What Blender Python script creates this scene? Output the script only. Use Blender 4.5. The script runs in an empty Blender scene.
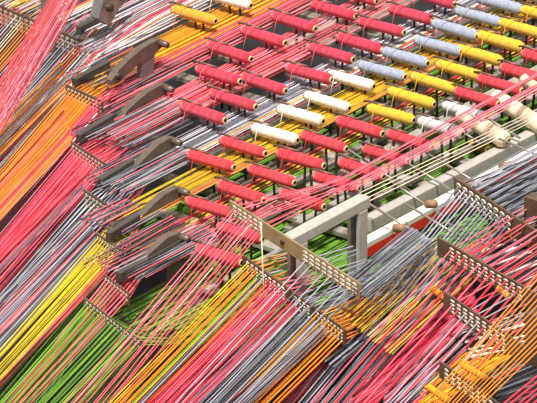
import bpy, math, random
import numpy as np
from mathutils import Vector
random.seed(7); rng = np.random.default_rng(7)
SC = bpy.context.scene
COL = SC.collection

# ------------------------------------------------------------------ camera, world, sun, exposure
CD = 30.0; FPX = 240.0 * CD
EL = math.radians(24.0)
_r = np.array([.607, -.794, 0.0]); _r /= np.linalg.norm(_r)
_h = np.array([-_r[1], _r[0], 0.0])
_f = _h * math.cos(EL) - np.array([0, 0, 1.0]) * math.sin(EL)
_u = np.cross(_r, _f)
CAMP = -CD * _f
cd = bpy.data.cameras.new('camera'); cam = bpy.data.objects.new('camera', cd); COL.objects.link(cam)
cd.sensor_width = 36.0; cd.lens = 36.0 * FPX / 537.0; cd.clip_end = 200; cd.clip_start = 1
cam.location = CAMP
cam.rotation_euler = Vector(tuple(_f)).to_track_quat('-Z', 'Y').to_euler()
SC.camera = cam
W = bpy.data.worlds.new('hall_light'); SC.world = W; W.use_nodes = True
W.node_tree.nodes['Background'].inputs[0].default_value = (1.0, 0.98, 0.95, 1)
W.node_tree.nodes['Background'].inputs[1].default_value = 0.42
sl = bpy.data.lights.new('sun', 'SUN'); sun = bpy.data.objects.new('sun', sl); COL.objects.link(sun)
sl.energy = 5.6; sl.angle = math.radians(9); sl.color = (1.0, .97, .92)
sun.rotation_euler = Vector((.3, .2, -1.0)).to_track_quat('-Z', 'Y').to_euler()
sun.location = (0, 0, 8)
SC.view_settings.view_transform = 'Standard'; SC.view_settings.look = 'None'
SC.view_settings.gamma = 1; SC.view_settings.use_curve_mapping = False
SC.view_settings.exposure = 0.24

# ------------------------------------------------------------------ geometry of the photograph
def ray(px, py): return _f + (px - 268.5) / FPX * _r + (201.5 - py) / FPX * _u
def PZ(px, py, z): d = ray(px, py); return CAMP + d * ((z - CAMP[2]) / d[2])
def PY(px, py, y): d = ray(px, py); return CAMP + d * ((y - CAMP[1]) / d[1])
def PX(px, py, x): d = ray(px, py); return CAMP + d * ((x - CAMP[0]) / d[0])
def A3(*p): return np.array(p, float)

# ------------------------------------------------------------------ materials
def lin(c):
    o = []
    for v in c:
        v /= 255.0
        o.append(v / 12.92 if v <= .04045 else ((v + .055) / 1.055) ** 2.4)
    return (*o, 1)
MATS = {}
def yarn(key, rgb, wave=0, rough=.75):
    m = bpy.data.materials.new('yarn_' + key); m.use_nodes = True
    nt = m.node_tree; b = nt.nodes['Principled BSDF']
    tc = nt.nodes.new('ShaderNodeTexCoord')
    nz = nt.nodes.new('ShaderNodeTexNoise'); nz.inputs['Scale'].default_value = 60 if wave else 14
    nt.links.new(tc.outputs['Object'], nz.inputs['Vector'])
    mr = nt.nodes.new('ShaderNodeMapRange')
    mr.inputs[1].default_value = .3; mr.inputs[2].default_value = .7
    mr.inputs[3].default_value = .82; mr.inputs[4].default_value = 1.16
    nt.links.new(nz.outputs['Fac'], mr.inputs[0])
    hs = nt.nodes.new('ShaderNodeHueSaturation'); hs.inputs['Color'].default_value = lin(rgb)
    nt.links.new(mr.outputs[0], hs.inputs['Value'])
    nt.links.new(hs.outputs[0], b.inputs['Base Color'])
    b.inputs['Roughness'].default_value = rough
    b.inputs['Sheen Weight'].default_value = .25
    b.inputs['Specular IOR Level'].default_value = .3
    if wave:
        wv = nt.nodes.new('ShaderNodeTexWave'); wv.bands_direction = 'Y'
        wv.inputs['Scale'].default_value = wave; wv.inputs['Distortion'].default_value = 1.2
        wv.inputs['Detail Scale'].default_value = 2.0
        nt.links.new(tc.outputs['Object'], wv.inputs['Vector'])
        bp = nt.nodes.new('ShaderNodeBump'); bp.inputs['Strength'].default_value = .7; bp.inputs['Distance'].default_value = .004
        nt.links.new(wv.outputs['Fac'], bp.inputs['Height']); nt.links.new(bp.outputs[0], b.inputs['Normal'])
    MATS[key] = m; return m
def hard(key, rgb, rough=.5, metal=0.0, var=.25, scale=18, rgb2=None):
    m = bpy.data.materials.new(key); m.use_nodes = True
    nt = m.node_tree; b = nt.nodes['Principled BSDF']
    tc = nt.nodes.new('ShaderNodeTexCoord')
    nz = nt.nodes.new('ShaderNodeTexNoise'); nz.inputs['Scale'].default_value = scale; nz.inputs['Detail'].default_value = 6
    nt.links.new(tc.outputs['Object'], nz.inputs['Vector'])
    cr = nt.nodes.new('ShaderNodeValToRGB')
    c = lin(rgb); c2 = lin(rgb2) if rgb2 else tuple(v * (1 - var) for v in c[:3]) + (1,)
    cr.color_ramp.elements[0].position = .32; cr.color_ramp.elements[1].position = .68
    cr.color_ramp.elements[0].color = c2; cr.color_ramp.elements[1].color = c
    nt.links.new(nz.outputs['Fac'], cr.inputs[0]); nt.links.new(cr.outputs[0], b.inputs['Base Color'])
    b.inputs['Roughness'].default_value = rough; b.inputs['Metallic'].default_value = metal
    MATS[key] = m; return m
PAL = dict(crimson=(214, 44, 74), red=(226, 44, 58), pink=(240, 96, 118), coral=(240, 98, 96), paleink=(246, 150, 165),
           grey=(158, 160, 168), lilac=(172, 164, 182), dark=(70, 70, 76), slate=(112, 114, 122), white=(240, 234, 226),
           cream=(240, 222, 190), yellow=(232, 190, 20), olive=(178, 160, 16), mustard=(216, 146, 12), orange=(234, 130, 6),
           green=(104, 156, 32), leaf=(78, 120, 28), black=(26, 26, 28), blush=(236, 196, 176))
for k, v in PAL.items(): yarn(k, v)
for k, v in dict(w_crimson=(212, 40, 70), w_red=(226, 46, 58), w_white=(244, 232, 214), w_blue=(160, 168, 188), w_yellow=(232, 184, 22),
                 w_mustard=(226, 160, 10), w_green=(110, 168, 34), w_cream=(246, 222, 188), w_grey=(206, 202, 196)).items():
    yarn(k, v, wave=45)
hard('cardboard', (226, 196, 140), .8); hard('tube_bore', (40, 32, 26), .9)
hard('peg_steel', (74, 58, 50), .4, .3); hard('wire_brown', (104, 82, 66), .5, .2); hard('rail_board', (158, 152, 140), .7, 0, .3, 30)
hard('bronze_plate', (126, 106, 90), .45, .35, .35); hard('tan_plate', (172, 152, 112), .45, .35, .3)
hard('brown_plate', (112, 88, 68), .5, .3, .35); hard('eyelet_and_hole_light', (216, 204, 182), .4)  # eyelets on bronze plates; painted hole brightness on tan and brown ones
hard('arm_steel', (122, 106, 94), .45, .4, .35); hard('grey_steel', (140, 136, 132), .4, .4, .3)
hard('dark_beam', (84, 76, 70), .55, .2); hard('alu', (196, 192, 182), .42, .25, .18, 40); hard('white_paint', (228, 222, 210), .6, 0, .1)
hard('red_paint', (226, 40, 22), .5, 0, .15); hard('rod_steel', (168, 158, 148), .35, .4); hard('roller_wood', (160, 122, 92), .6)
hard('floor_dark', (22, 21, 20), .85, 0, .4, 5); hard('chain_iron', (56, 48, 44), .5, .4)

# ------------------------------------------------------------------ mesh helpers
class MB:
    def __init__(s): s.v = []; s.f = []; s.m = []; s.mats = []; s.smooth = []
    def mi(s, key):
        if key not in s.mats: s.mats.append(key)
        return s.mats.index(key)
    def add(s, vs, fs, key, smooth=False):
        o = len(s.v); s.v += [tuple(map(float, p)) for p in vs]; k = s.mi(key)
        for f in fs: s.f.append([i + o for i in f]); s.m.append(k); s.smooth.append(smooth)
    def tube(s, pts, r, key, n=5, cap=True):
        pts = [np.array(p, float) for p in pts]; vs = []; fs = []
        rr = r if hasattr(r, '__len__') else [r] * len(pts)
        prev = None
        for i, p in enumerate(pts):
            t = pts[min(i + 1, len(pts) - 1)] - pts[max(i - 1, 0)]; t = t / (np.linalg.norm(t) + 1e-12)
            if prev is None:
                a = np.cross(t, [0, 0, 1.0])
                if np.linalg.norm(a) < .1: a = np.cross(t, [1.0, 0, 0])
            else: a = prev - t * (prev @ t)
            a /= np.linalg.norm(a); prev = a; b = np.cross(t, a)
            for j in range(n):
                th = 2 * math.pi * j / n; vs.append(p + rr[i] * (math.cos(th) * a + math.sin(th) * b))
        for i in range(len(pts) - 1):
            for j in range(n):
                k = (j + 1) % n; fs.append([i * n + j, i * n + k, (i + 1) * n + k, (i + 1) * n + j])
        if cap: fs.append(list(range(n))[::-1]); fs.append([(len(pts) - 1) * n + j for j in range(n)])
        s.add(vs, fs, key, True)
    def obox(s, c, ax, key, bev=0.0):
        """box from centre and three half-axis vectors, edges chamfered by bev"""
        c = np.array(c, float); a, b, d = [np.array(x, float) for x in ax]
        if bev <= 0:
            vs = [c + i * a + j * b + k * d for i in (-1, 1) for j in (-1, 1) for k in (-1, 1)]
            s.add(vs, [[0, 1, 3, 2], [4, 6, 7, 5], [0, 4, 5, 1], [2, 3, 7, 6], [0, 2, 6, 4], [1, 5, 7, 3]], key); return
        la, lb, ld = [np.linalg.norm(x) for x in (a, b, d)]
        sa, sb, sd = 1 - bev / la, 1 - bev / lb, 1 - bev / ld
        vs = []; idx = {}
        for i in (-1, 1):
            for j in (-1, 1):
                for k in (-1, 1):
                    for q, (x, y, z) in enumerate(((i, j * sb, k * sd), (i * sa, j, k * sd), (i * sa, j * sb, k))):
                        idx[i, j, k, q] = len(vs); vs.append(c + x * a + y * b + z * d)
        fs = []
        R4 = ((-1, -1), (1, -1), (1, 1), (-1, 1))
        for i in (-1, 1):
            fs.append([idx[i, p, q, 0] for p, q in R4]); fs.append([idx[p, i, q, 1] for p, q in R4]); fs.append([idx[p, q, i, 2] for p, q in R4])
            for j in (-1, 1):
                fs.append([idx[i, j, -1, 0], idx[i, j, 1, 0], idx[i, j, 1, 1], idx[i, j, -1, 1]])
                fs.append([idx[i, -1, j, 0], idx[i, 1, j, 0], idx[i, 1, j, 2], idx[i, -1, j, 2]])
                fs.append([idx[-1, i, j, 1], idx[1, i, j, 1], idx[1, i, j, 2], idx[-1, i, j, 2]])
                for k in (-1, 1): fs.append([idx[i, j, k, 0], idx[i, j, k, 1], idx[i, j, k, 2]])
        s.add(vs, fs, key)
    def lathe(s, prof, key, n=20, axis='Y', o=(0, 0, 0), smooth=True):
        vs = []; fs = []
        for (t, r) in prof:
            for j in range(n):
                th = 2 * math.pi * j / n; c, q = r * math.cos(th), r * math.sin(th)
                p = (c, t, q) if axis == 'Y' else ((t, c, q) if axis == 'X' else (c, q, t))
                vs.append(np.array(p) + np.array(o))
        for i in range(len(prof) - 1):
            for j in range(n):
                k = (j + 1) % n; fs.append([i * n + j, i * n + k, (i + 1) * n + k, (i + 1) * n + j])
        s.add(vs, fs, key, smooth)
    def prism(s, poly, e1, e2, o, thick, key):
        """polygon in the plane (e1, e2) at o, extruded by vector thick (centred)"""
        o = np.array(o, float); e1 = np.array(e1, float); e2 = np.array(e2, float); t = np.array(thick, float)
        n = len(poly); vs = [o + x * e1 + y * e2 - t / 2 for x, y in poly] + [o + x * e1 + y * e2 + t / 2 for x, y in poly]
        fs = [list(range(n))[::-1], [n + i for i in range(n)]] + [[i, (i + 1) % n, n + (i + 1) % n, n + i] for i in range(n)]
        s.add(vs, fs, key)
    def mesh(s, name, weld=False):
        me = bpy.data.meshes.new(name); me.from_pydata(s.v, [], s.f)
        for k in s.mats: me.materials.append(MATS[k])
        me.polygons.foreach_set('material_index', s.m); me.polygons.foreach_set('use_smooth', s.smooth)
        me.update()
        import bmesh
        bm = bmesh.new(); bm.from_mesh(me)
        if weld: bmesh.ops.remove_doubles(bm, verts=bm.verts, dist=1e-5)
        bmesh.ops.recalc_face_normals(bm, faces=bm.faces); bm.to_mesh(me); bm.free()
        return me
    def obj(s, name, parent=None, origin=None):
        if origin is not None:
            s.v = [tuple(np.array(p) - origin) for p in s.v]
        o = bpy.data.objects.new(name, s.mesh(name)); COL.objects.link(o)
        if origin is not None: o.location = origin
        if parent: o.parent = parent
        return o
def tag(o, label=None, cat=None, group=None, kind=None):
    if label: o['label'] = label
    if cat: o['category'] = cat
    if group: o['group'] = group
    if kind: o['kind'] = kind
    return o
def empty(name, loc, label, cat, group=None):
    o = bpy.data.objects.new(name, None); COL.objects.link(o); o.location = tuple(map(float, loc)); o.empty_display_size = .05
    return tag(o, label, cat, group)
ORD = 'first second third fourth fifth sixth seventh eighth ninth tenth eleventh twelfth thirteenth fourteenth fifteenth sixteenth seventeenth eighteenth nineteenth twentieth'.split()
ORD += ['twenty-' + o for o in ORD[:9]] + ['thirtieth'] + ['thirty-' + o for o in ORD[:9]]

# ------------------------------------------------------------------ setting
b = MB(); b.obox((0.5, .3, -1.05), ((6, 0, 0), (0, 6, 0), (0, 0, .05)), 'floor_dark')
tag(b.obj('floor'), kind='structure')

# ------------------------------------------------------------------ yarn spools
SL = .246
def wind_mesh(key, L=SL, R=.0258):
    m = MB(); prof = []
    n = 34
    for i in range(n + 1):
        t = i / n; y = -L * .475 + t * L * .955
        e = min(t, 1 - t) / .06
        r = R * (1.0 - .05 * t)
        r *= (.72 + .28 * math.sqrt(min(1, e))) if e < 1 else 1
        r += .0011 * math.sin(i * 2.4) + .0007 * math.sin(i * 5.1)
        prof.append((y, r))
    m.lathe([(-L * .47, .011)] + prof + [(L * .47, .011)], key, 20)
    return m.mesh('yarn_winding')
def core_mesh(L=SL, R=.0145):
    m = MB()
    m.lathe([(L * .5, R * .6), (L * .5, R), (-L * .5, R), (-L * .5, R * .62)], 'cardboard', 16)
    m.lathe([(-L * .5, R * .62), (-L * .3, R * .6), (-L * .3, .0005)], 'tube_bore', 16)
    return m.mesh('tube', True)
def tail_mesh(key, L=SL):
    m = MB()
    m.tube([(.002, L * .14, .0245), (-.004, L * .16, .036), (-.03, L * .19, .042), (-.06, L * .2, .02), (-.085, L * .2, -.05)], .0016, key, 5)
    return m.mesh('loose_yarn')
SPM = {}
def spool_parts(k):
    if k not in SPM:
        SPM[k] = (wind_mesh('w_' + k), SPM['core'] if 'core' in SPM else None,
                  tail_mesh({'blue': 'grey', 'white': 'white', 'red': 'red', 'crimson': 'pink', 'yellow': 'yellow', 'mustard': 'mustard',
                             'green': 'green', 'cream': 'cream', 'grey': 'white'}[k]))
    return SPM[k]
SPM['core'] = core_mesh()
WIRE = MB(); WIRE.tube([(.008, SL * .6, .022), (.008, SL * .5, .0285), (.007, SL * .06, .0292)], [.0046, .0048, .0048], 'wire_brown', 6); WIREM = WIRE.mesh('tension_wire')
def yarn_spool(k, loc, label, group, sc=1.0, rz=0.0, rx=0.0, tail=True, fat=1.0):
    w, c, t = spool_parts(k)
    o = empty('yarn_spool', loc, label, 'yarn spool', group)
    o.rotation_euler = (rx, 0, rz); o.scale = (fat, sc, fat)
    for nm, me in (('yarn_winding', w), ('tube', c)) + ((('loose_yarn', t), ('tension_wire', WIREM)) if tail else ()):
        p = bpy.data.objects.new(nm, me); COL.objects.link(p); p.parent = o
    return o
CN = dict(crimson='crimson', red='red', white='white', blue='grey-blue', yellow='yellow', mustard='mustard yellow', grey='pale grey', green='green')
ROWS = [
    (0, 'the row along the top left edge', 1.36, [(216, 21.7, 'mustard'), (251, 6.3, 'white')]),
    (1, 'the upper all-crimson row', .97, [(241, 81.7, 'crimson'), (252, 58.6, 'crimson'), (286, 43, 'crimson'), (316, 28.6, 'crimson'), (356, 16.8, 'crimson'), (377, 1, 'crimson')]),
    (2, 'the second all-crimson row', .63, [(226, 120, 'crimson'), (256, 107, 'crimson'), (286.5, 90.7, 'crimson'), (332, 80.5, 'crimson'), (354, 60, 'crimson'), (382.6, 50, 'crimson'), (404, 33.5, 'crimson'), (434, 21, 'crimson'), (455, 4.5, 'crimson')]),
    (3, 'the red, white and grey-blue row', .33, [(234, 168, 'red'), (266, 154, 'red'), (298, 141, 'white'), (323.5, 122, 'white'), (350, 108.5, 'white'), (374, 87, 'white'), (405, 77.6, 'blue'), (428, 64, 'blue'), (461, 52.5, 'blue'), (477.5, 36, 'blue'), (501, 23, 'blue'), (522, 10, 'blue'), (545, -1, 'blue')]),
    (4, 'the row turning from red to yellow', .05, [(234, 215, 'red'), (264.5, 199.7, 'red'), (295, 183, 'red'), (324, 166.5, 'red'), (347, 149, 'red'), (383, 134, 'red'), (414, 121, 'yellow'), (434.5, 104.5, 'yellow'), (457, 89.6, 'yellow'), (483, 77.2, 'yellow'), (502, 61.5, 'yellow'), (523.5, 48, 'yellow'), (545, 35, 'yellow'), (567, 22, 'yellow')]),
    (5, 'the lowest red row', -.22, [(242, 263, 'red'), (263, 240, 'red'), (325, 207, 'red'), (359, 189, 'red'), (384, 176, 'red'), (408, 162, 'red'), (432, 147, 'red'), (463, 134, 'grey'), (487, 118, 'grey'), (499, 104, 'red'), (522, 91, 'red'), (545, 80, 'red'), (566, 66, 'red')]),
]
RS = ['the topmost spools', 'the upper all-crimson row', 'the second all-crimson row', 'the crimson, white and blue row', 'the red and yellow row', 'the lowest red row']
def rail(name, x0, x1, y, z, label, group, w=.024, key='rail_board'):
    o = empty(name, ((x0 + x1) / 2, y, z), label, 'rail', group)
    m = MB(); m.obox((0, 0, 0), (((x1 - x0) / 2, 0, 0), (0, w, 0), (0, 0, .011)), key, .003); m.obj('board', o)
    return o
PEG = MB(); PEG.tube([(0, 0, 0), (0, 0, .135)], [.0066, .0054], 'peg_steel', 8); PEGM = PEG.mesh('peg')
for ri, rname, yr, sp in ROWS:
    pts = [(PZ(px, py, 0), k) for px, py, k in sp]
    xs = [p[0] for p, _ in pts]
    x1 = max(2.75, max(xs) + .2)
    x0 = min(xs) - (.16 if ri < 5 else .04)
    rl = rail('peg_rail', x0, x1, yr + .085, -.155, f'grey board with dark pegs carrying {RS[ri]}', 'boards that carry the spool pegs', .024 if ri < 5 else .014)
    rr = rail('guide_rail', x0 if ri < 5 else .1, x1, yr + .2, -.16, f'narrow grey board under the far ends of {RS[ri]}', 'narrow boards behind the peg boards', .016)
    cnt = {}
    for p, k in pts:
        cnt[k] = cnt.get(k, 0) + 1
    seen = {}
    for p, k in pts:
        seen[k] = seen.get(k, 0) + 1
        L = SL * (.96 if ri == 5 else 1.0)
        c = np.array([p[0], p[1] + L / 2, 0])
        if cnt[k] == 1: lab = f'the only {CN[k]} yarn spool in {rname}'
        else: lab = f'{ORD[seen[k]-1]} {CN[k]} yarn spool from the left in {rname}'
        yarn_spool(k, c, lab, f'spools of {rname}', L / SL, random.uniform(-.035, .035), random.uniform(-.02, .02), fat=random.uniform(.94, 1.06))
        for dy in (.105, .062):
            q = bpy.data.objects.new('peg', PEGM); COL.objects.link(q); q.parent = rl
            q.location = (p[0] - rl.location.x, p[1] + dy - rl.location.y, .0); q.rotation_euler = (random.uniform(-.1, .1), random.uniform(-.06, .06), 0)
# cross boards under the rails, running away from the viewer
for i in range(13):
    x = -.62 + i * .3
    y0, y1 = -.32, 1.75
    y1 = min(1.6, (x + .72) / 1.13)
    if y1 - y0 < .7: continue
    m = MB(); m.obox((0, 0, 0), ((.026, 0, 0), (0, (y1 - y0) / 2, 0), (0, 0, .012)), 'rail_board', .003)
    o = m.obj('cross_board'); o.location = (x, (y0 + y1) / 2, -.192)
    tag(o, f'grey cross board lying under the spool rails, {ORD[i]} from the lower left', 'board', 'grey cross boards under the spool rails')
# lower level of green spools
LOW = []
for yr, xa, xb, st in ((.8, .7, 2.6, .41), (.48, .35, 2.6, .41), (.18, .1, 2.6, .41)):
    for i in range(int((xb - xa) / st) + 1): LOW.append((xa + i * st + random.uniform(-.03, .03), yr, len([q for q in LOW if q[1] == yr])))
RN = {.8: 'the second crimson row', .48: 'the white and blue row', .18: 'the red and yellow row'}
for x, y, n in LOW:
    yarn_spool('green', (x, y + .03, -.26), f'green yarn spool lying lower down beneath {RN[y]}, {ORD[n]} from left', 'green spools on the lower level', 1, random.uniform(-.05, .05), tail=False)
for y, nm in RN.items():
    rail('lower_rail', -.5, 2.8, y + .03, -.296, f'dark lower rail under the green spools beneath {nm}', 'lower rails', .03, 'dark_beam')
LG = sorted([(473, 158), (513, 130), (425, 182), (401, 197), (449, 170), (300, 214), (275, 222), (222, 222)])
for i, (px, py) in enumerate(LG):
    p = PZ(px, py, -.22)
    yarn_spool('green', (p[0], p[1] + .12, -.22), f'green yarn spool lying low beneath the pink yarns, {ORD[i]} from the left', 'green spools low behind the aluminium beam', tail=False)
rail('lower_rail', -.6, 2.4, PZ(449, 170, -.22)[1] + .1, -.256, 'dark lower rail under the green spools behind the aluminium beam', 'lower rails', .05, 'dark_beam')

# ------------------------------------------------------------------ perforated guide plates
class Plate:
    def __init__(s, a, za, bpx, H, secs, nrows, key, eyelet_and_hole_light, label, thick=.006, ro=.36, name='perforated_plate', ri=.66):
        s.A = PZ(*a, za); s.B = PX(*bpx, s.A[0]); s.e = s.B - s.A; s.L = np.linalg.norm(s.e); s.H = H; s.secs = secs; s.nr = nrows
        m = MB(); Z = A3(0, 0, 1)
        def pt(t, v, d): return s.A + s.e * t - Z * v + A3(d, 0, 0)
        xs = [0.0]
        spans = []
        for (t0, t1, nc) in secs:
            if t0 > xs[-1] + 1e-6: spans.append((xs[-1], t0, 0))
            spans.append((t0, t1, nc)); xs.append(t1)
        if xs[-1] < 1 - 1e-6: spans.append((xs[-1], 1.0, 0))
        mv = H * .1
        h = thick / 2
        for t0, t1, nc in spans:
            if nc == 0:
                vs = [pt(t, v, d) for d in (-h, h) for t, v in ((t0, 0), (t1, 0), (t1, H), (t0, H))]
                m.add(vs, [[0, 1, 2, 3], [4, 7, 6, 5], [0, 4, 5, 1], [3, 2, 6, 7], [0, 3, 7, 4], [1, 5, 6, 2]], key); continue
            # rim strips above and below the holes
            for v0, v1 in ((0, mv), (H - mv, H)):
                vs = [pt(t, v, d) for d in (-h, h) for t, v in ((t0, v0), (t1, v0), (t1, v1), (t0, v1))]
                m.add(vs, [[0, 1, 2, 3], [4, 7, 6, 5], [0, 4, 5, 1], [3, 2, 6, 7], [0, 3, 7, 4], [1, 5, 6, 2]], key)
            dt = (t1 - t0) / nc; dv = (H - 2 * mv) / nrows
            for c in range(nc):
                for r in range(nrows):
                    tc, vc = t0 + (c + .5) * dt, mv + (r + .5) * dv
                    ang = [math.pi / 4 * k for k in range(8)]
                    sq = [(1, 0), (1, 1), (0, 1), (-1, 1), (-1, 0), (-1, -1), (0, -1), (1, -1)]
                    for d, sgn in ((-h, 1), (h, -1)):
                        vs = [pt(tc + x * dt / 2, vc + y * dv / 2, d) for x, y in sq]
                        vs += [pt(tc + ro * dt * math.cos(g), vc + ro * dv * math.sin(g), d) for g in ang]
                        vs += [pt(tc + ro * ri * dt * math.cos(g), vc + ro * ri * dv * math.sin(g), d * (1.6 if eyelet_and_hole_light else 1)) for g in ang]
                        m.add(vs, [[k, (k + 1) % 8, 8 + (k + 1) % 8, 8 + k][::sgn] for k in range(8)], key)
                        m.add(vs, [[8 + k, 8 + (k + 1) % 8, 16 + (k + 1) % 8, 16 + k][::sgn] for k in range(8)], 'eyelet_and_hole_light' if eyelet_and_hole_light else key)
                    w = [pt(tc + ro * ri * dt * math.cos(g), vc + ro * ri * dv * math.sin(g), d * (1.6 if eyelet_and_hole_light else 1)) for d in (-h, h) for g in ang]
                    m.add(w, [[k, 8 + k, 8 + (k + 1) % 8, (k + 1) % 8] for k in range(8)], 'eyelet_and_hole_light' if eyelet_and_hole_light else key)
        s.o = tag(m.obj(name, None, s.A), label, 'guide plate', 'perforated yarn guide plates')
    def hole(s, sec, c, r):
        t0, t1, nc = s.secs[sec]; mv = s.H * .1
        return s.A + s.e * (t0 + (c + .5) * (t1 - t0) / nc) - A3(0, 0, mv + (r + .5) * (s.H - 2 * mv) / s.nr)
P1 = Plate((-14, -1), -.05, (93, 45), .1, [(.02, .98, 20)], 4, 'bronze_plate', True, 'long bronze perforated plate with light eyelets, in the top left corner')
P2 = Plate((66, 84), -.05, (103, 101), .09, [(.03, .97, 10)], 4, 'bronze_plate', True, 'bronze perforated plate with orange yarns fanning from its holes')
P3 = Plate((71, 141), -.05, (105, 163), .09, [(.03, .97, 10)], 4, 'bronze_plate', True, 'bronze perforated plate with a dense red sheet of yarns below it')
P4 = Plate((84, 189), -.05, (118, 211), .09, [(.03, .97, 9)], 3, 'bronze_plate', True, 'bronze perforated plate with grey yarns leaving its holes')
P5 = Plate((96, 232), -.05, (123, 250), .07, [(.03, .97, 10)], 2, 'bronze_plate', True, 'bronze perforated plate with yellow yarns leaving its holes')
P6 = Plate((104, 274), -.05, (129, 293), .055, [(.03, .97, 8)], 2, 'bronze_plate', True, 'small bronze perforated plate with coral pink yarns leaving its holes')
P7 = Plate((84, 297), -.10, (142, 341), .05, [(.03, .97, 16)], 2, 'bronze_plate', True, 'lowest bronze perforated plate on the left, with green yarns')
M1 = Plate((230, 200), .24, (361, 284), .066, [(.02, .26, 6), (.56, .98, 9)], 3, 'tan_plate', True, 'long tan metal perforated plate bolted across the front post', .01, .42, ri=.6)  # pale rings paint the brightness showing through the holes
M2 = Plate((243, 255), .06, (346, 330), .075, [(.03, .42, 9), (.5, .66, 4), (.72, .98, 8)], 4, 'brown_plate', True, 'brown perforated plate below the tan plate, at the foot of the post', .01, .38)
R1 = Plate((455, 177), .20, (545, 236), .096, [(.02, .64, 9)], 3, 'brown_plate', True, 'thick brown perforated plate with three rows of holes, reaching the right edge', .014, .42, ri=.7)  # pale rings stand for bright holes, light put into the colour
R2 = Plate((438, 237), .12, (548, 300), .08, [(.1, .78, 11)], 4, 'brown_plate', True, 'brown perforated plate with red yarns through it, below the thick brown plate', .01, .36)  # pale hole rings here and on the plates below paint in highlights
R3 = Plate((444, 291), .05, (546, 361), .08, [(.06, .62, 9)], 4, 'brown_plate', True, 'brown perforated plate behind orange and red strands near the lower right', .01, .36)
R4 = Plate((440, 361), .0, (524, 421), .07, [(.05, .8, 10)], 3, 'brown_plate', True, 'lowest brown perforated plate, at the bottom right behind orange strands', .01, .36)

# ------------------------------------------------------------------ yarns
def steep(S, m, Lpx, dy=0.0):
    """from S along the strand's own vertical plane, falling towards the loom at image slope m"""
    q = S - CAMP; w = q @ _f
    px, py = 268.5 + FPX * (q @ _r) / w, 201.5 - FPX * (q @ _u) / w
    return PY(px - Lpx, py + m * Lpx, S[1] + dy)
def pxy(S):
    q = np.array(S) - CAMP; w = q @ _f
    return 268.5 + FPX * (q @ _r) / w, 201.5 - FPX * (q @ _u) / w
def pick(cols): return random.choice(cols)
def stuff(name, paths, label, cat='yarn sheet', n=4):
    m = MB()
    for pts, r, k in paths: m.tube(pts, r, k, n, cap=False)
    return tag(m.obj(name), label, cat, kind='stuff')
def strand(pts, r, k, label, group, n=6):
    m = MB(); m.tube(pts, r, k, n)
    return tag(m.obj('yarn_strand', None, np.array(pts[0], float)), label, 'yarn strand', group)
def each(paths, fmt, group):
    """one object per strand, left to right by where each starts; fmt has {o} (which of its colour) and {c}"""
    tot = {}; seen = {}
    for _, _, k in paths: tot[k] = tot.get(k, 0) + 1
    for pts, r, k in paths:
        seen[k] = seen.get(k, 0) + 1
        o = ORD[seen[k] - 1] if tot[k] > 1 else 'only'
        strand(pts, r, k, fmt.format(o=o, c={'paleink': 'pale pink', 'slate': 'slate grey', 'dark': 'dark grey', 'lilac': 'lilac grey', 'leaf': 'dark green', 'blush': 'beige pink'}.get(k, k)), group)
def jit(s): return random.uniform(-s, s)

def plate_sheet(pl, sec, ysh, zsh, xfar, colf, m0, m1, L, r, xk=.25, fan=0.0, rj=.15):
    """strands from the spool row through every hole of a plate and down to the loom"""
    t0, t1, nc = pl.secs[sec]; out = []
    for c in range(nc):
        for rr in range(pl.nr):
            t = (c + (rr + .5) / pl.nr) / nc
            H = pl.hole(sec, c, rr)
            y = ysh[0] + (ysh[1] - ysh[0]) * t + jit(.008); z = zsh + jit(.012)
            E = steep(H, m0 + (m1 - m0) * t + jit(.035), L * random.uniform(.95, 1.05), fan * (t - .5) + jit(.01))
            pts = [A3(xfar, y, z)] + ([A3(H[0] + xk + jit(.03), y, z)] if xk else []) + [H + A3(.012, 0, 0), H, E]
            out.append((pts, r * random.uniform(1 - rj, 1 + rj), colf(t)))
    return out
def band(a0, a1, za, b0, b1, zb, N, cols, r, ext=0.0, j=.4, zj=.01, mode=None, rj=.2):
    """N strands from the segment a0-a1 (pixels) at height za to b0-b1; zb None keeps each strand in its own vertical plane"""
    out = []
    for i in range(N):
        t = (i + .5) / N
        A = PZ(a0[0] + (a1[0] - a0[0]) * t + jit(j), a0[1] + (a1[1] - a0[1]) * t + jit(j), za + jit(zj))
        bp = (b0[0] + (b1[0] - b0[0]) * t + jit(j), b0[1] + (b1[1] - b0[1]) * t + jit(j))
        B = PY(*bp, A[1] + jit(.01)) if zb is None else PZ(*bp, zb + jit(zj))
        B = A + (B - A) * (1 + ext)
        out.append(([A, B], r * random.uniform(1 - rj, 1 + rj), cols(t) if callable(cols) else pick(cols)))
    return out
XF = 2.9
# feed sheets through the left plates
stuff('yarn_sheet', plate_sheet(P1, 0, (2.4, 1.85), -.08, XF, lambda t: pick(['cream', 'grey', 'pink', 'mustard', 'dark', 'white']) if t < .34 else pick(['orange', 'mustard', 'orange']) if t < .46 else pick(['grey', 'pink', 'lilac', 'dark']) if t < .6 else pick(['slate', 'grey', 'lilac', 'slate', 'pink']) if t < .82 else pick(['pink', 'white', 'crimson', 'mustard', 'grey']), 1.18, 1.12, 190, .0019),
      'many coloured sheet of yarns through the long bronze plate in the top left corner')
stuff('yarn_sheet', plate_sheet(P2, 0, (1.54, 1.33), -.07, XF, lambda t: pick(['orange', 'orange', 'mustard', 'orange']) if t < .68 else pick(['pink', 'crimson', 'pink', 'white']), 1.18, 1.15, 260, .0029),
      'orange sheet of yarns edged with pink, through the second bronze plate')
stuff('yarn_sheet', plate_sheet(P3, 0, (1.13, .9), -.07, 1.5, lambda t: pick(['red', 'crimson', 'coral', 'pink', 'pink', 'pink']), 1.16, 1.15, 260, .0025),
      'dense red and pink sheet of yarns through the bronze plate below the orange sheet')
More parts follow.
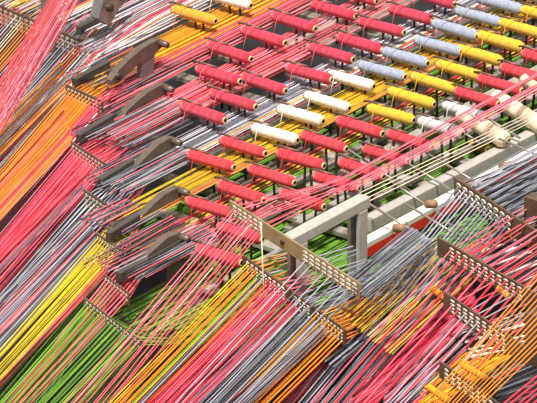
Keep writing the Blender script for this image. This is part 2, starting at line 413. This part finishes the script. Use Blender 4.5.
stuff('yarn_sheet', plate_sheet(P4, 0, (.79, .62), -.07, XF, lambda t: pick(['grey', 'lilac', 'slate', 'white', 'grey']) if t < .86 else pick(['coral', 'pink']), 1.12, 1.0, 260, .0022),
      'grey sheet of yarns through the bronze plate between the red and yellow sheets')
each(plate_sheet(P5, 0, (.51, .38), -.07, XF, lambda t: pick(['yellow', 'olive', 'yellow']) if t < .8 else 'coral', 1.12, 1.05, 300, .0029, fan=.02),
     '{o} {c} strand from the left through the bronze plate with yellow yarns', 'strands through the yellow plate')
each(plate_sheet(P6, 0, (.24, .1), -.09, .2, lambda t: pick(['pink', 'coral', 'pink', 'red']), 1.22, 1.04, 300, .0029),
     '{o} {c} strand from the left through the small bronze plate with coral pink yarns', 'strands through the small coral plate')
each(plate_sheet(P7, 0, (.1, -.2), -.28, 1.2, lambda t: pick(['leaf', 'leaf', 'green']), 1.14, 1.0, 300, .0031, xk=.15),
     '{o} {c} strand from the left through the lowest bronze plate on the left', 'strands through the lowest left plate')
for a0, a1, z, b0, b1, n, cols, lab in (((99, 266), (116, 292), -.2, (-30, 398), (20, 440), 40, ['leaf', 'green', 'leaf', 'black'], 'dark green yarns falling between the yellow strands and the coral ones'),
        ((84, 214), (101, 244), -.14, (-30, 326), (-30, 388), 54, ['slate', 'grey', 'lilac', 'coral', 'dark'], 'grey yarns falling between the grey sheet and the yellow strands'),
        ((64, 108), (73, 142), -.12, (-50, 232), (-50, 275), 44, ['orange', 'coral', 'mustard', 'orange', 'pink'], 'orange and red yarns falling between the orange sheet and the red sheet'),
        ((60, 60), (70, 86), -.12, (-50, 170), (-50, 205), 40, ['slate', 'orange', 'grey', 'mustard', 'lilac', 'orange'], 'mixed yarns falling between the top left plate and the orange sheet'),
        ((74, 168), (86, 190), -.14, (-40, 290), (-40, 312), 24, ['red', 'pink', 'slate', 'crimson'], 'red and grey yarns falling between the red sheet and the grey sheet')):
    stuff('yarn_sheet', band(a0, a1, z, b0, b1, None, n, cols, .0024, .1, .6), lab)
# additional yarns in the same feed sheets
def flat(y0, y1, z, x0, x1, N, cols, r=.0019, zj=.012):
    return [([A3(x1, y0 + (y1 - y0) * (i + .5) / N + jit(.006), z + jit(zj)), A3(x0 + jit(.05), y0 + (y1 - y0) * (i + .5) / N + jit(.006), z + jit(zj))], r * random.uniform(.8, 1.2), cols((i + .5) / N) if callable(cols) else pick(cols)) for i in range(N)]
stuff('yarn_sheet', flat(1.56, 1.36, -.062, .66, XF, 26, ['mustard', 'yellow', 'yellow']), 'yellow feed yarns running under the mustard and white spools')
stuff('yarn_sheet', flat(1.95, 1.81, -.06, 1.1, XF, 20, ['grey', 'white', 'slate', 'paleink', 'dark', 'lilac'], .0022), 'grey and white feed yarns entering the long top left plate')
stuff('yarn_sheet', flat(1.78, 1.56, -.05, .93, XF, 34, ['grey', 'white', 'slate', 'paleink', 'dark', 'lilac'], .0022), 'grey and white feed yarns above the uppermost guide arm')
stuff('yarn_sheet', flat(1.33, 1.2, -.05, .5, XF, 16, ['pink', 'paleink', 'pink', 'coral'], .0017), 'thin pale pink feed yarns above the upper crimson row')
stuff('yarn_sheet', flat(2.34, 1.98, -.06, 1.1, XF, 40, ['grey', 'yellow', 'pink', 'white', 'dark'], .0022), 'mixed feed yarns behind the plate in the top left corner')
stuff('yarn_sheet', flat(1.13, .9, -.055, .24, XF, 26, lambda t: pick(['pink', 'coral', 'paleink', 'paleink'])), 'pink feed yarns running under the upper crimson row')
stuff('yarn_sheet', flat(.79, .62, -.062, -.1, XF, 26, lambda t: pick(['grey', 'lilac', 'white', 'slate']) if t < .8 else pick(['yellow', 'paleink', 'white'])), 'grey and white feed yarns under the second crimson row')
stuff('yarn_sheet', flat(.53, .36, -.05, -.45, XF, 34, ['yellow', 'yellow', 'olive', 'mustard']), 'yellow feed yarns running under the white and blue-grey spools')
stuff('yarn_sheet', flat(.28, .2, -.075, -.6, XF, 9, lambda t: pick(['red', 'coral', 'pink']) if t < .6 else pick(['yellow', 'coral', 'red'])), 'red and yellow feed yarns under the row turning from red to yellow')
# dark threads mixed in near the arms; at the uppermost they paint shadows
for (y0, y1, x0, x1, lab) in ((1.6, 1.2, .62, 1.02, 'dark yarns painted in for shade between the uppermost guide arm and its plate'), (1.2, .83, .16, .68, 'dark grey yarns in the pink sheet beside the second guide arm'),
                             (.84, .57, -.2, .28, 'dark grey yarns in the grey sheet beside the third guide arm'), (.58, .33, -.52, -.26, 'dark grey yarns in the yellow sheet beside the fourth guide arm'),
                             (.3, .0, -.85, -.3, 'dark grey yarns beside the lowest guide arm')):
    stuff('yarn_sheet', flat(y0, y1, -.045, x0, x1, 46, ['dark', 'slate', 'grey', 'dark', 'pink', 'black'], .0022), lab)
# pink band crossing over the top left plate
stuff('yarn_sheet', band((61, -24), (94, -24), .35, (-20, 112), (11, 118), None, 40, ['pink', 'coral', 'pink', 'paleink', 'crimson'], .0019, .8, .8), 'dense pink band of yarns crossing over the plate in the top left corner')
stuff('yarn_sheet', [([A3(2.6, y, -.01), A3(1.3, y, -.01), PZ(*q, -.06), PY(q[0] - 150, q[1] + 168, PZ(*q, -.06)[1])], .0022, pick(['pink', 'white', 'coral', 'grey', 'orange', 'crimson'])) for y, q in [(1.75 - .2 * i / 16 , (90 + 9 * (i / 16) + jit(1), 50 + 8 * (i / 16) + jit(2))) for i in range(16)]], 'pink, white and orange yarns bending past the long top left plate')
each(band((330, -28), (338, -22), .08, (-4, 152), (4, 162), .0, 1, ['mustard'], .003, 0), '{o} {c} strand running over the top left corner', 'strands at the top left') if False else None
# pink yarns over the lowest red row to the tan plate
N = 12; pts = []
for i in range(N):
    t = (i + .5) / N; c = int(t * 6); H = M1.hole(0, min(c, 5), i % 3)
    y = -.17 - .06 * t - (.04 if t > .5 else 0)
    kk = pick(['pink', 'paleink', 'paleink', 'coral'])
    pts.append(([A3(2.2, y, .06), A3(.25, y + jit(.01), .06 + jit(.01)), H + A3(.01, 0, 0), H, steep(H, 1.15 + .1 * t + jit(.03), 300)], .0021, kk))
each(pts, '{o} {c} strand from the left through the left end of the tan plate', 'pink strands over the lowest red row')
stuff('yarn_sheet', flat(-.25, -.31, .065, .2, 2.3, 8, ['pink', 'paleink', 'paleink'], .0015, .006), 'pink band of yarns crossing above the lowest red row')
each(band((545, 104), (545, 117), .1, (359, 191), (368, 204), .1, 4, ['cream'], .0018, 0, .2, .002), '{o} {c} strand from the back running to the top of the aluminium post', 'cream strands to the post')
# pink fan left of the tan plate
each(band((236, 205), (262, 222), .02, (64, 403), (116, 403), None, 4, ['pink', 'coral', 'paleink', 'pink'], .0027, .3, .8), '{o} {c} strand from the left in the sparse pink fan over the green yarns', 'sparse pink fan')
# tan plate, right section: grey strands
def hole_strands(pl, sec, cols, m0, m1, L, r, back, step=1, rows=None, dy=0):
    t0, t1, nc = pl.secs[sec]; out = []
    for c in range(0, nc, step):
        for q in (rows or range(pl.nr)):
            t = (c + .5) / nc; H = pl.hole(sec, c, q)
            out.append(([H + A3(*back) + A3(0, jit(.02), jit(.01)), H + A3(.012, 0, 0), H, steep(H, m0 + (m1 - m0) * t + jit(.02), L, dy * (t - .5))], r * random.uniform(.85, 1.1), cols(t) if callable(cols) else pick(cols)))
    return out
each(hole_strands(M1, 1, ['lilac', 'grey', 'lilac', 'slate'], 1.08, 1.02, 240, .0027, (.3, .0, -.05), 1, (2,)), '{o} {c} strand from the left through the right end of the tan plate', 'grey strands through the tan plate')
each(hole_strands(M2, 0, lambda t: pick(['mustard', 'yellow', 'orange']) if t < .32 else pick(['grey', 'slate', 'green', 'coral', 'mustard']) if t < .55 else pick(['red', 'crimson', 'pink']), 1.03, 1.03, 280, .0029, (.26, .0, -.05), 1, (0, 1, 3)), '{o} {c} strand from the left through the brown plate at the post foot', 'strands through the lower brown plate')
each(hole_strands(M2, 1, ['lilac', 'grey', 'slate', 'lilac'], 1.02, 1.0, 240, .0026, (.5, .0, -.05), 1, (0, 2)), '{o} {c} strand from the left in the pale fan beside the thick orange one', 'pale strands beside the orange fan')
each(hole_strands(M2, 2, ['orange', 'orange', 'mustard'], 1.0, .97, 240, .0036, (.5, .0, -.05), 1, (0, 3)), '{o} {c} strand from the left in the thick orange fan below the post', 'orange fan below the post')
stuff('yarn_sheet', band((262, 276), (300, 310), -.06, (115, 420), (180, 420), None, 28, ['red', 'crimson', 'pink', 'red', 'crimson'], .0022, .1, .6), 'dense red sheet of yarns running to the bottom edge')
stuff('yarn_sheet', band((294, 304), (330, 332), -.12, (172, 420), (236, 420), None, 44, ['dark', 'slate', 'dark', 'grey', 'slate'], .0022, .1, .6), 'dark grey sheet of yarns beside the dense red one at the bottom')
stuff('yarn_sheet', band((320, 335), (372, 330), -.2, (200, 420), (300, 430), None, 30, ['red', 'crimson', 'dark', 'red'], .0024, .1, .8), 'red yarns seen behind the thick orange fan')
each(band((338, 132), (345, 136), .1, (128, 312), (134, 318), .05, 1, ['cream'], .002, .6), '{o} {c} strand crossing alone over the green yarns', 'x') if False else None
T = PZ(261, 222, .26)
strand([T, PY(266, 350, T[1])], .0022, 'cream', 'thin beige twine hanging straight down beside the foot of the post', 'single crossing yarns')
T = M1.hole(0, 3, 2) + A3(-.01, 0, 0)
strand([T + A3(.05, 0, .0), T, PY(150, 340, T[1])], .0021, 'cream', 'single cream strand falling from the tan plate over the green yarns', 'single crossing yarns')
# green lower sheets
stuff('yarn_sheet', flat(.16, -.62, -.25, -.85, .9, 110, ['green', 'green', 'leaf'], .0042, .02), 'green sheet of yarns on the lower level, left of the post')
stuff('yarn_sheet', flat(.66, -.42, -.225, -.3, 2.6, 150, ['green', 'green', 'leaf'], .0042, .012), 'green sheet of yarns on the lower level, under the red and yellow spools')
stuff('yarn_sheet', band((262, 200), (300, 235), -.3, (60, 420), (128, 420), None, 22, ['green', 'leaf', 'green'], .003, .1, 1), 'green yarns falling to the bottom edge on the left')
# right hand side
pts = []
for i in range(44):
    t = (i + .5) / 44; E = R1.A + R1.e * (.04 + .9 * t) + A3(.03, 0, -.01 - .075 * random.random())
    pts.append(([A3(2.2, E[1] - .12 + jit(.03), E[2] - .14 + jit(.02)), E], .0036, pick(['slate', 'grey', 'dark', 'dark', 'slate', 'dark'])))
stuff('yarn_sheet', pts, 'dark and light grey yarns behind the thick brown plate')
pts = []
for c in range(9):
    for q in (0, 1, 2):
        H = R1.hole(0, c, q); t = c / 8
        pts.append(([H + A3(.6, .02, -.01), H + A3(.012, 0, 0), H, steep(H, 1.24 - .1 * t + jit(.015), 220)], .0036 * random.uniform(.85, 1.1), pick(['lilac', 'slate', 'slate', 'grey'])))
each(pts, '{o} {c} strand from the left through the thick brown plate', 'grey strands through the thick brown plate')
stuff('yarn_sheet', band((410, 226), (437, 244), .05, (350, 273), (376, 294), .02, 34, ['grey', 'slate', 'lilac', 'slate', 'slate', 'dark'], .0025, .12, .8), 'thick bundle of grey and white yarns right of the post')
stuff('yarn_sheet', band((425, 238), (492, 262), -.08, (352, 300), (410, 340), -.12, 30, ['yellow', 'mustard', 'mustard', 'olive', 'grey'], .0032, .2, 1.5), 'yellow and cream yarns between the grey bundle and the brown plates')
stuff('yarn_sheet', band((545, 205), (545, 225), -.05, (440, 262), (470, 276), -.1, 18, ['pink', 'yellow', 'mustard', 'pink'], .005, 0, 1), 'yellow and pink yarns behind the hanging chain links')
stuff('yarn_sheet', band((556, 225), (556, 268), -.02, (470, 256), (512, 292), -.06, 32, ['black', 'dark', 'white', 'black', 'dark'], .0042, 0, .8), 'black and white yarns entering the plate with red yarns')
stuff('yarn_sheet', band((470, 276), (480, 320), -.18, (392, 330), (350, 420), -.3, 50, ['pink', 'red', 'crimson', 'pink', 'crimson'], .0042, .1, 1.5), 'pink and red ribbons of yarn behind the strands at lower right')
stuff('yarn_sheet', band((420, 246), (440, 280), -.16, (296, 318), (345, 362), -.22, 40, ['black', 'dark', 'slate', 'black', 'grey'], .0036, .1, 1), 'black and grey yarns painted in for the shade behind the tan plate and post')  # black strands put the shade behind plate and post into the colour
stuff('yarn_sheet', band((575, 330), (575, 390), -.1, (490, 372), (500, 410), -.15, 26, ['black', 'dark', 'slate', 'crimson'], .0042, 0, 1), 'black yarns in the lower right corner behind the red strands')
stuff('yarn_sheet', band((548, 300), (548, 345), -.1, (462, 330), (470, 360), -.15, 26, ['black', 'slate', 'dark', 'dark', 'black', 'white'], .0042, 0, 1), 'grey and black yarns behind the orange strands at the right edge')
stuff('yarn_sheet', band((500, 326), (520, 350), -.14, (440, 372), (430, 410), -.2, 30, ['mustard', 'yellow', 'orange', 'olive'], .0042, .2, 1.5), 'yellow yarns behind the orange strands at the bottom')
stuff('yarn_sheet', band((452, 318), (490, 336), -.16, (400, 372), (410, 410), -.22, 18, ['grey', 'lilac', 'slate', 'pink'], .004, .3, 1.5), 'pale grey yarns behind the red strands at the bottom')
each(hole_strands(R2, 0, ['red', 'crimson', 'red', 'pink'], 1.12, 1.12, 230, .0031, (.5, .0, .02), 1, (0, 3)), '{o} {c} strand from the left through the brown plate below the thick one', 'red strands at lower right')
each(hole_strands(R3, 0, ['pink', 'grey', 'crimson', 'lilac'], 1.12, 1.1, 200, .0029, (.4, .0, .0), 1, (1,)), '{o} {c} strand from the left through the brown plate behind the orange strands', 'strands through the plate near the bottom')
each(band((546, 260), (590, 304), .28, (416, 412), (474, 414), None, 14, ['orange'], .0031, .2, .5), '{o} {c} strand from the left in the orange fan at the right edge', 'orange fan at the right')
each(band((590, 330), (600, 386), .24, (474, 425), (545, 425), None, 10, ['red', 'crimson'], .0038, .2, .5), '{o} {c} strand from the left in the lower right corner', 'red strands in the lower right corner')

# ------------------------------------------------------------------ guide arms with bolts, left
def guide_arm(a, e, z, label, leg=None, bolt=True):
    S = PZ(*a, z); E = PY(*e, S[1]); L = E[0] - S[0]; dz = E[2] - S[2]
    o = empty('guide_bracket', S, label, 'guide bracket', 'curved steel guide brackets')
    m = MB(); sl = lambda x: dz * x / L
    top = [(-.05, -.014), (0, .014), (.07, .030), (L * .55, .042), (L - .04, .036), (L, .02)]
    bot = [(L, -.012), (L - .05, -.02), (L * .5, -.018), (.07, -.03), (0, -.04), (-.05, -.034)]
    m.prism([(x, v + sl(x)) for x, v in top + bot], (1, 0, 0), (0, 0, 1), (0, 0, 0), (0, .034, 0), 'arm_steel'); m.obj('arm_body', o)
    m = MB(); m.lathe([(-.03, .001), (-.03, .016), (.03, .016), (.03, .001)], 'peg_steel', 12, o=(-.01, 0, -.012)); m.obj('pivot', o)
    m = MB(); m.lathe([(-.06, .001), (-.06, .013), (-.04, .016), (.02, .016), (.02, .001)], 'arm_steel', 14, o=(L - .02, 0, .012 + sl(L)))
    m.lathe([(-.0605, .006), (-.0605, .001)], 'tube_bore', 12, o=(L - .02, -.0005, .012 + sl(L))); m.obj('bolt', o)
    if leg:
        m = MB(); x = leg * L; m.prism([(x - .045, .0), (x + .045, .0), (x + .03, -.21), (x - .05, -.21)], (1, 0, 0), (0, 0, 1), (0, 0, sl(x)), (0, .026, 0), 'grey_steel' if leg < .75 else 'arm_steel'); m.obj('leg', o)
    return o
guide_arm((116, 72), (160, 43), .04, 'uppermost curved steel bracket, with a pale leg and round bolt', .68)
guide_arm((124, 113), (165, 88), -.05, 'curved brown steel bracket between the yellow and pink feed sheets')
guide_arm((136, 166), (173, 141), -.05, 'curved brown steel bracket between the pink and grey feed sheets')
guide_arm((140, 217), (180, 191), -.05, 'curved brown steel bracket between the grey and yellow feed sheets')
guide_arm((146, 256), (181, 237), -.05, 'lowest curved brown bracket, with a long leg down into the green yarns', .86)
def beam_px(a, e, z, h, w, key, name, label, cat, group=None, bev=.003):
    S = PZ(*a, z); E = PY(*e, S[1]); c = (S + E) / 2; c[2] -= h
    m = MB(); m.obox((0, 0, 0), ((E - S) / 2, (0, w, 0), (0, 0, h)), key, bev)
    o = m.obj(name); o.location = c; return tag(o, label, cat, group, 'thing')
for (a, e, lab) in (((78, 26), (108, 10), 'dark steel bar behind the plate in the top left corner'), ((74, 78), (108, 60), 'dark steel bar between the long top left plate and the uppermost bracket'),
                    ((78, 134), (112, 113), 'dark steel bar above the plate with the red sheet'), ((100, 178), (132, 158), 'dark steel bar above the plate with grey yarns'),
                    ((108, 232), (138, 213), 'dark steel bar above the plate with yellow yarns'), ((118, 272), (146, 258), 'dark steel bar above the small plate with coral pink yarns')):
    beam_px(a, e, -.03, .022, .014, 'dark_beam', 'support_bar', lab, 'steel bar', 'dark bars between plates and brackets')
# grey posts of the top left corner
def post_px(px, py, z, h, wx, wy, key, name, label):
    S = PZ(px, py, z); m = MB(); m.obox((0, 0, -h / 2), ((wx, 0, 0), (0, wy, 0), (0, 0, h / 2)), key, .003)
    o = m.obj(name); o.location = S; return tag(o, label, 'post', None)
post_px(48, -6, .1, .3, .012, .035, 'grey_steel', 'steel_post', 'flat grey post behind the pink band in the top left corner')
post_px(62, 46, -.2, .3, .01, .05, 'grey_steel', 'steel_post', 'flat grey post seen through the grey yarns under the top left plate')
S = PZ(108, 4, .1)
o = empty('yarn_clamp', S, 'grey steel clamp with two round bolts at the top edge', 'clamp')
m = MB(); m.prism([(-.1, -.03), (-.06, .05), (.1, .06), (.14, .0), (.05, -.03), (-.02, -.09)], (1, 0, 0), (0, 0, 1), (0, 0, 0), (0, .05, 0), 'grey_steel'); m.obj('clamp_body', o)
for x, z in ((-.03, -.0), (.06, .025)):
    m = MB(); m.lathe([(-.045, .001), (-.045, .018), (.03, .018)], 'peg_steel', 12, o=(x, 0, z)); m.obj('bolt', o)

for pl, t in ((M1, .41), (M2, .46)):
    m = MB(); c = pl.A + pl.e * t - A3(.006, 0, pl.H * .5); m.lathe([(-.006, .0005), (-.006, .008), (-.002, .011), (.004, .011)], 'peg_steel', 12, axis='X'); o = m.obj('screw', pl.o); o.location = c - pl.A
# ------------------------------------------------------------------ aluminium frame, beams, rods
Sx = PZ(290, 235, .15); Ex = PY(362, 199, Sx[1])
o = empty('post_frame', Sx, 'aluminium frame of two square posts joined by a square top beam', 'frame')
L = Ex[0] - Sx[0]
m = MB(); m.obox((L / 2, 0, -.025), ((L / 2 + .02, 0, 0), (0, .03, 0), (0, 0, .025)), 'alu', .004); m.obj('top_beam', o)
for nm, x, h in (('post', .05, .5), ('post', L - .03, .5)):
    m = MB()
    for dy in (-.0225, .0225): m.obox((x, dy, -.05 - h / 2), ((.03, 0, 0), (0, .0085, 0), (0, 0, h / 2)), 'alu', .002)
    m.obox((x + .012, 0, -.05 - h / 2), ((.012, 0, 0), (0, .016, 0), (0, 0, h / 2)), 'grey_steel'); m.obj(nm, o)
beam_px((366, 218), (560, 116), -.1, .03, .026, 'alu', 'cross_beam', 'long square aluminium beam running from the post to the right edge', 'beam')
S = PZ(366, 242, -.12); E = PY(560, 138, S[1]); c = (S + E) / 2
o = empty('painted_beam', c, 'white topped beam with red painted side, in front of the aluminium beam', 'beam'); o['kind'] = 'thing'
m = MB(); m.obox((0, .015, -.012), ((E - S) / 2, (0, .026, 0), (0, 0, .012)), 'white_paint', .002); m.obj('white_top', o)
m = MB(); m.obox((0, -.005, -.046), ((E - S) / 2, (0, .006, 0), (0, 0, .022)), 'red_paint', .001); m.obj('red_side', o)
RODS = [((346, 148), (412, 192)), ((366, 164), (442, 216)), ((392, 154), (452, 190)), ((418, 148), (500, 196)), ((456, 128), (480, 143)), ((368, 203), (424, 238)), ((404, 203), (470, 243)), ((498, 138), (545, 158)), ((445, 222), (508, 252)), ((470, 108), (520, 138))]
RODS.sort(key=lambda q: q[0][0])
for i, (a, e) in enumerate(RODS):
    S = PZ(*a, -.02); E = PX(*e, S[0])
    m = MB(); m.tube([S, E], .0052, 'rod_steel', 8); tag(m.obj('guide_rod', None, S), f'thin steel rod crossing above the beams, {ORD[i]} from the left', 'rod', 'thin rods crossing above the beams')
for i, (px, py) in enumerate([(399, 228), (431, 204), (468, 184), (505, 166)]):
    S = PZ(px, py, -.06); m = MB(); m.lathe([(-.03, .001), (-.026, .014), (-.022, .018), (.022, .018), (.026, .014), (.03, .001)], 'roller_wood', 16)
    o = m.obj('guide_roller'); o.location = S; o.rotation_euler = (-.3, 0, 0)
    tag(o, f'brown roller on a thin rod over the painted beam, {ORD[i]} from the left', 'roller', 'brown rollers over the painted beam')
for i, (px, py) in enumerate([(379, 246), (412, 221), (372, 253), (442, 197), (498, 148), (455, 160)]):
    pass
YL = sorted([(379, 228), (414, 209), (448, 191), (488, 150), (518, 155)])
for i, (px, py) in enumerate(YL):
    p = PZ(px, py, -.2); yarn_spool('mustard', (p[0], p[1] + .05, -.2), f'orange yellow spool end peeping out under the aluminium beam, {ORD[i]} from the left', 'yellow spools under the aluminium beam', .4, tail=False)
# fat cream spools leaning under the pink band
for i, ((ax, ay), (bx, by)) in enumerate([((458, 112), (508, 142)), ((492, 95), (548, 130)), ((522, 76), (578, 110))]):
    S = PZ(ax, ay, -.01); E = PX(bx, by, S[0]); d = E - S; Lc = np.linalg.norm(d)
    o = empty('yarn_spool', (S + E) / 2, f'fat cream yarn spool leaning under the pink band, {ORD[i]} from the left', 'yarn spool', 'fat cream spools')
    w, c_, t_ = spool_parts('cream')
    for nm, me in (('yarn_winding', w), ('tube', c_)):
        p = bpy.data.objects.new(nm, me); COL.objects.link(p); p.parent = o
    o.scale = (1.45, Lc / SL, 1.45); o.rotation_euler = (math.atan2(-d[2], -d[1]) if False else -math.atan2(-d[2], -d[1]) * -1, 0, 0)
# brown post and chain at the right edge
post_px(535, 196, .16, .62, .03, .035, 'brown_plate', 'machine_post', 'brown steel post at the right edge holding the thick plate')
post_px(536, 312, .1, .5, .03, .035, 'brown_plate', 'machine_post', 'lower brown steel post at the right edge behind orange strands')
def link(px, py, z, rz, name='x'):
    S = PZ(px, py, z); m = MB(); R, r = .026, .0085; vs = []; fs = []
    for i in range(18):
        a = 2 * math.pi * i / 18
        for j in range(8):
            b_ = 2 * math.pi * j / 8; q = R + r * math.cos(b_); vs.append((r * math.sin(b_), q * math.cos(a) * 1.15, q * math.sin(a)))
    for i in range(18):
        for j in range(8): fs.append([i * 8 + j, ((i + 1) % 18) * 8 + j, ((i + 1) % 18) * 8 + (j + 1) % 8, i * 8 + (j + 1) % 8])
    m.add(vs, fs, 'chain_iron', True); o = m.obj('chain_link'); o.location = S; o.rotation_euler = (0, 0, rz); return o
tag(link(497, 224, .0, .5), 'upper dark iron ring hanging below the thick brown plate', 'chain link', 'iron chain links')
tag(link(503, 236, -.02, -.2), 'lower dark iron ring hanging below the thick brown plate', 'chain link', 'iron chain links')
# yellow yarn wraps on bars at lower right
for i, ((ax, ay), (bx, by), z) in enumerate([((452, 260), (484, 281), -.04), ((431, 288), (456, 305), -.06), ((461, 364), (487, 379), -.08), ((427, 386), (449, 401), -.08), ((497, 288), (509, 297), -.02)]):
    S = PZ(ax, ay, z); E = PX(bx, by, S[0]); d = E - S; Lc = np.linalg.norm(d); n = 30; m = MB()
    e = d / Lc; a = A3(1, 0, 0); b_ = np.cross(e, a)
    pr = [(k / n, (.0125 + .003 * abs(math.sin(k * 1.1)) + .001 * math.sin(k * 2.7)) * (1 if 0 < k < n else .5)) for k in range(n + 1)]
    m.tube([S + d * t for t, _ in pr], [r for _, r in pr], 'mustard', 12)
    tag(m.obj('yarn_wrap', None, S), f'{["uppermost long", "middle", "lower right", "bottommost", "short upper right"][i]} of the five yellow yarn wraps in tight turns along bars', 'yarn wrap', 'yellow yarn wraps at lower right')
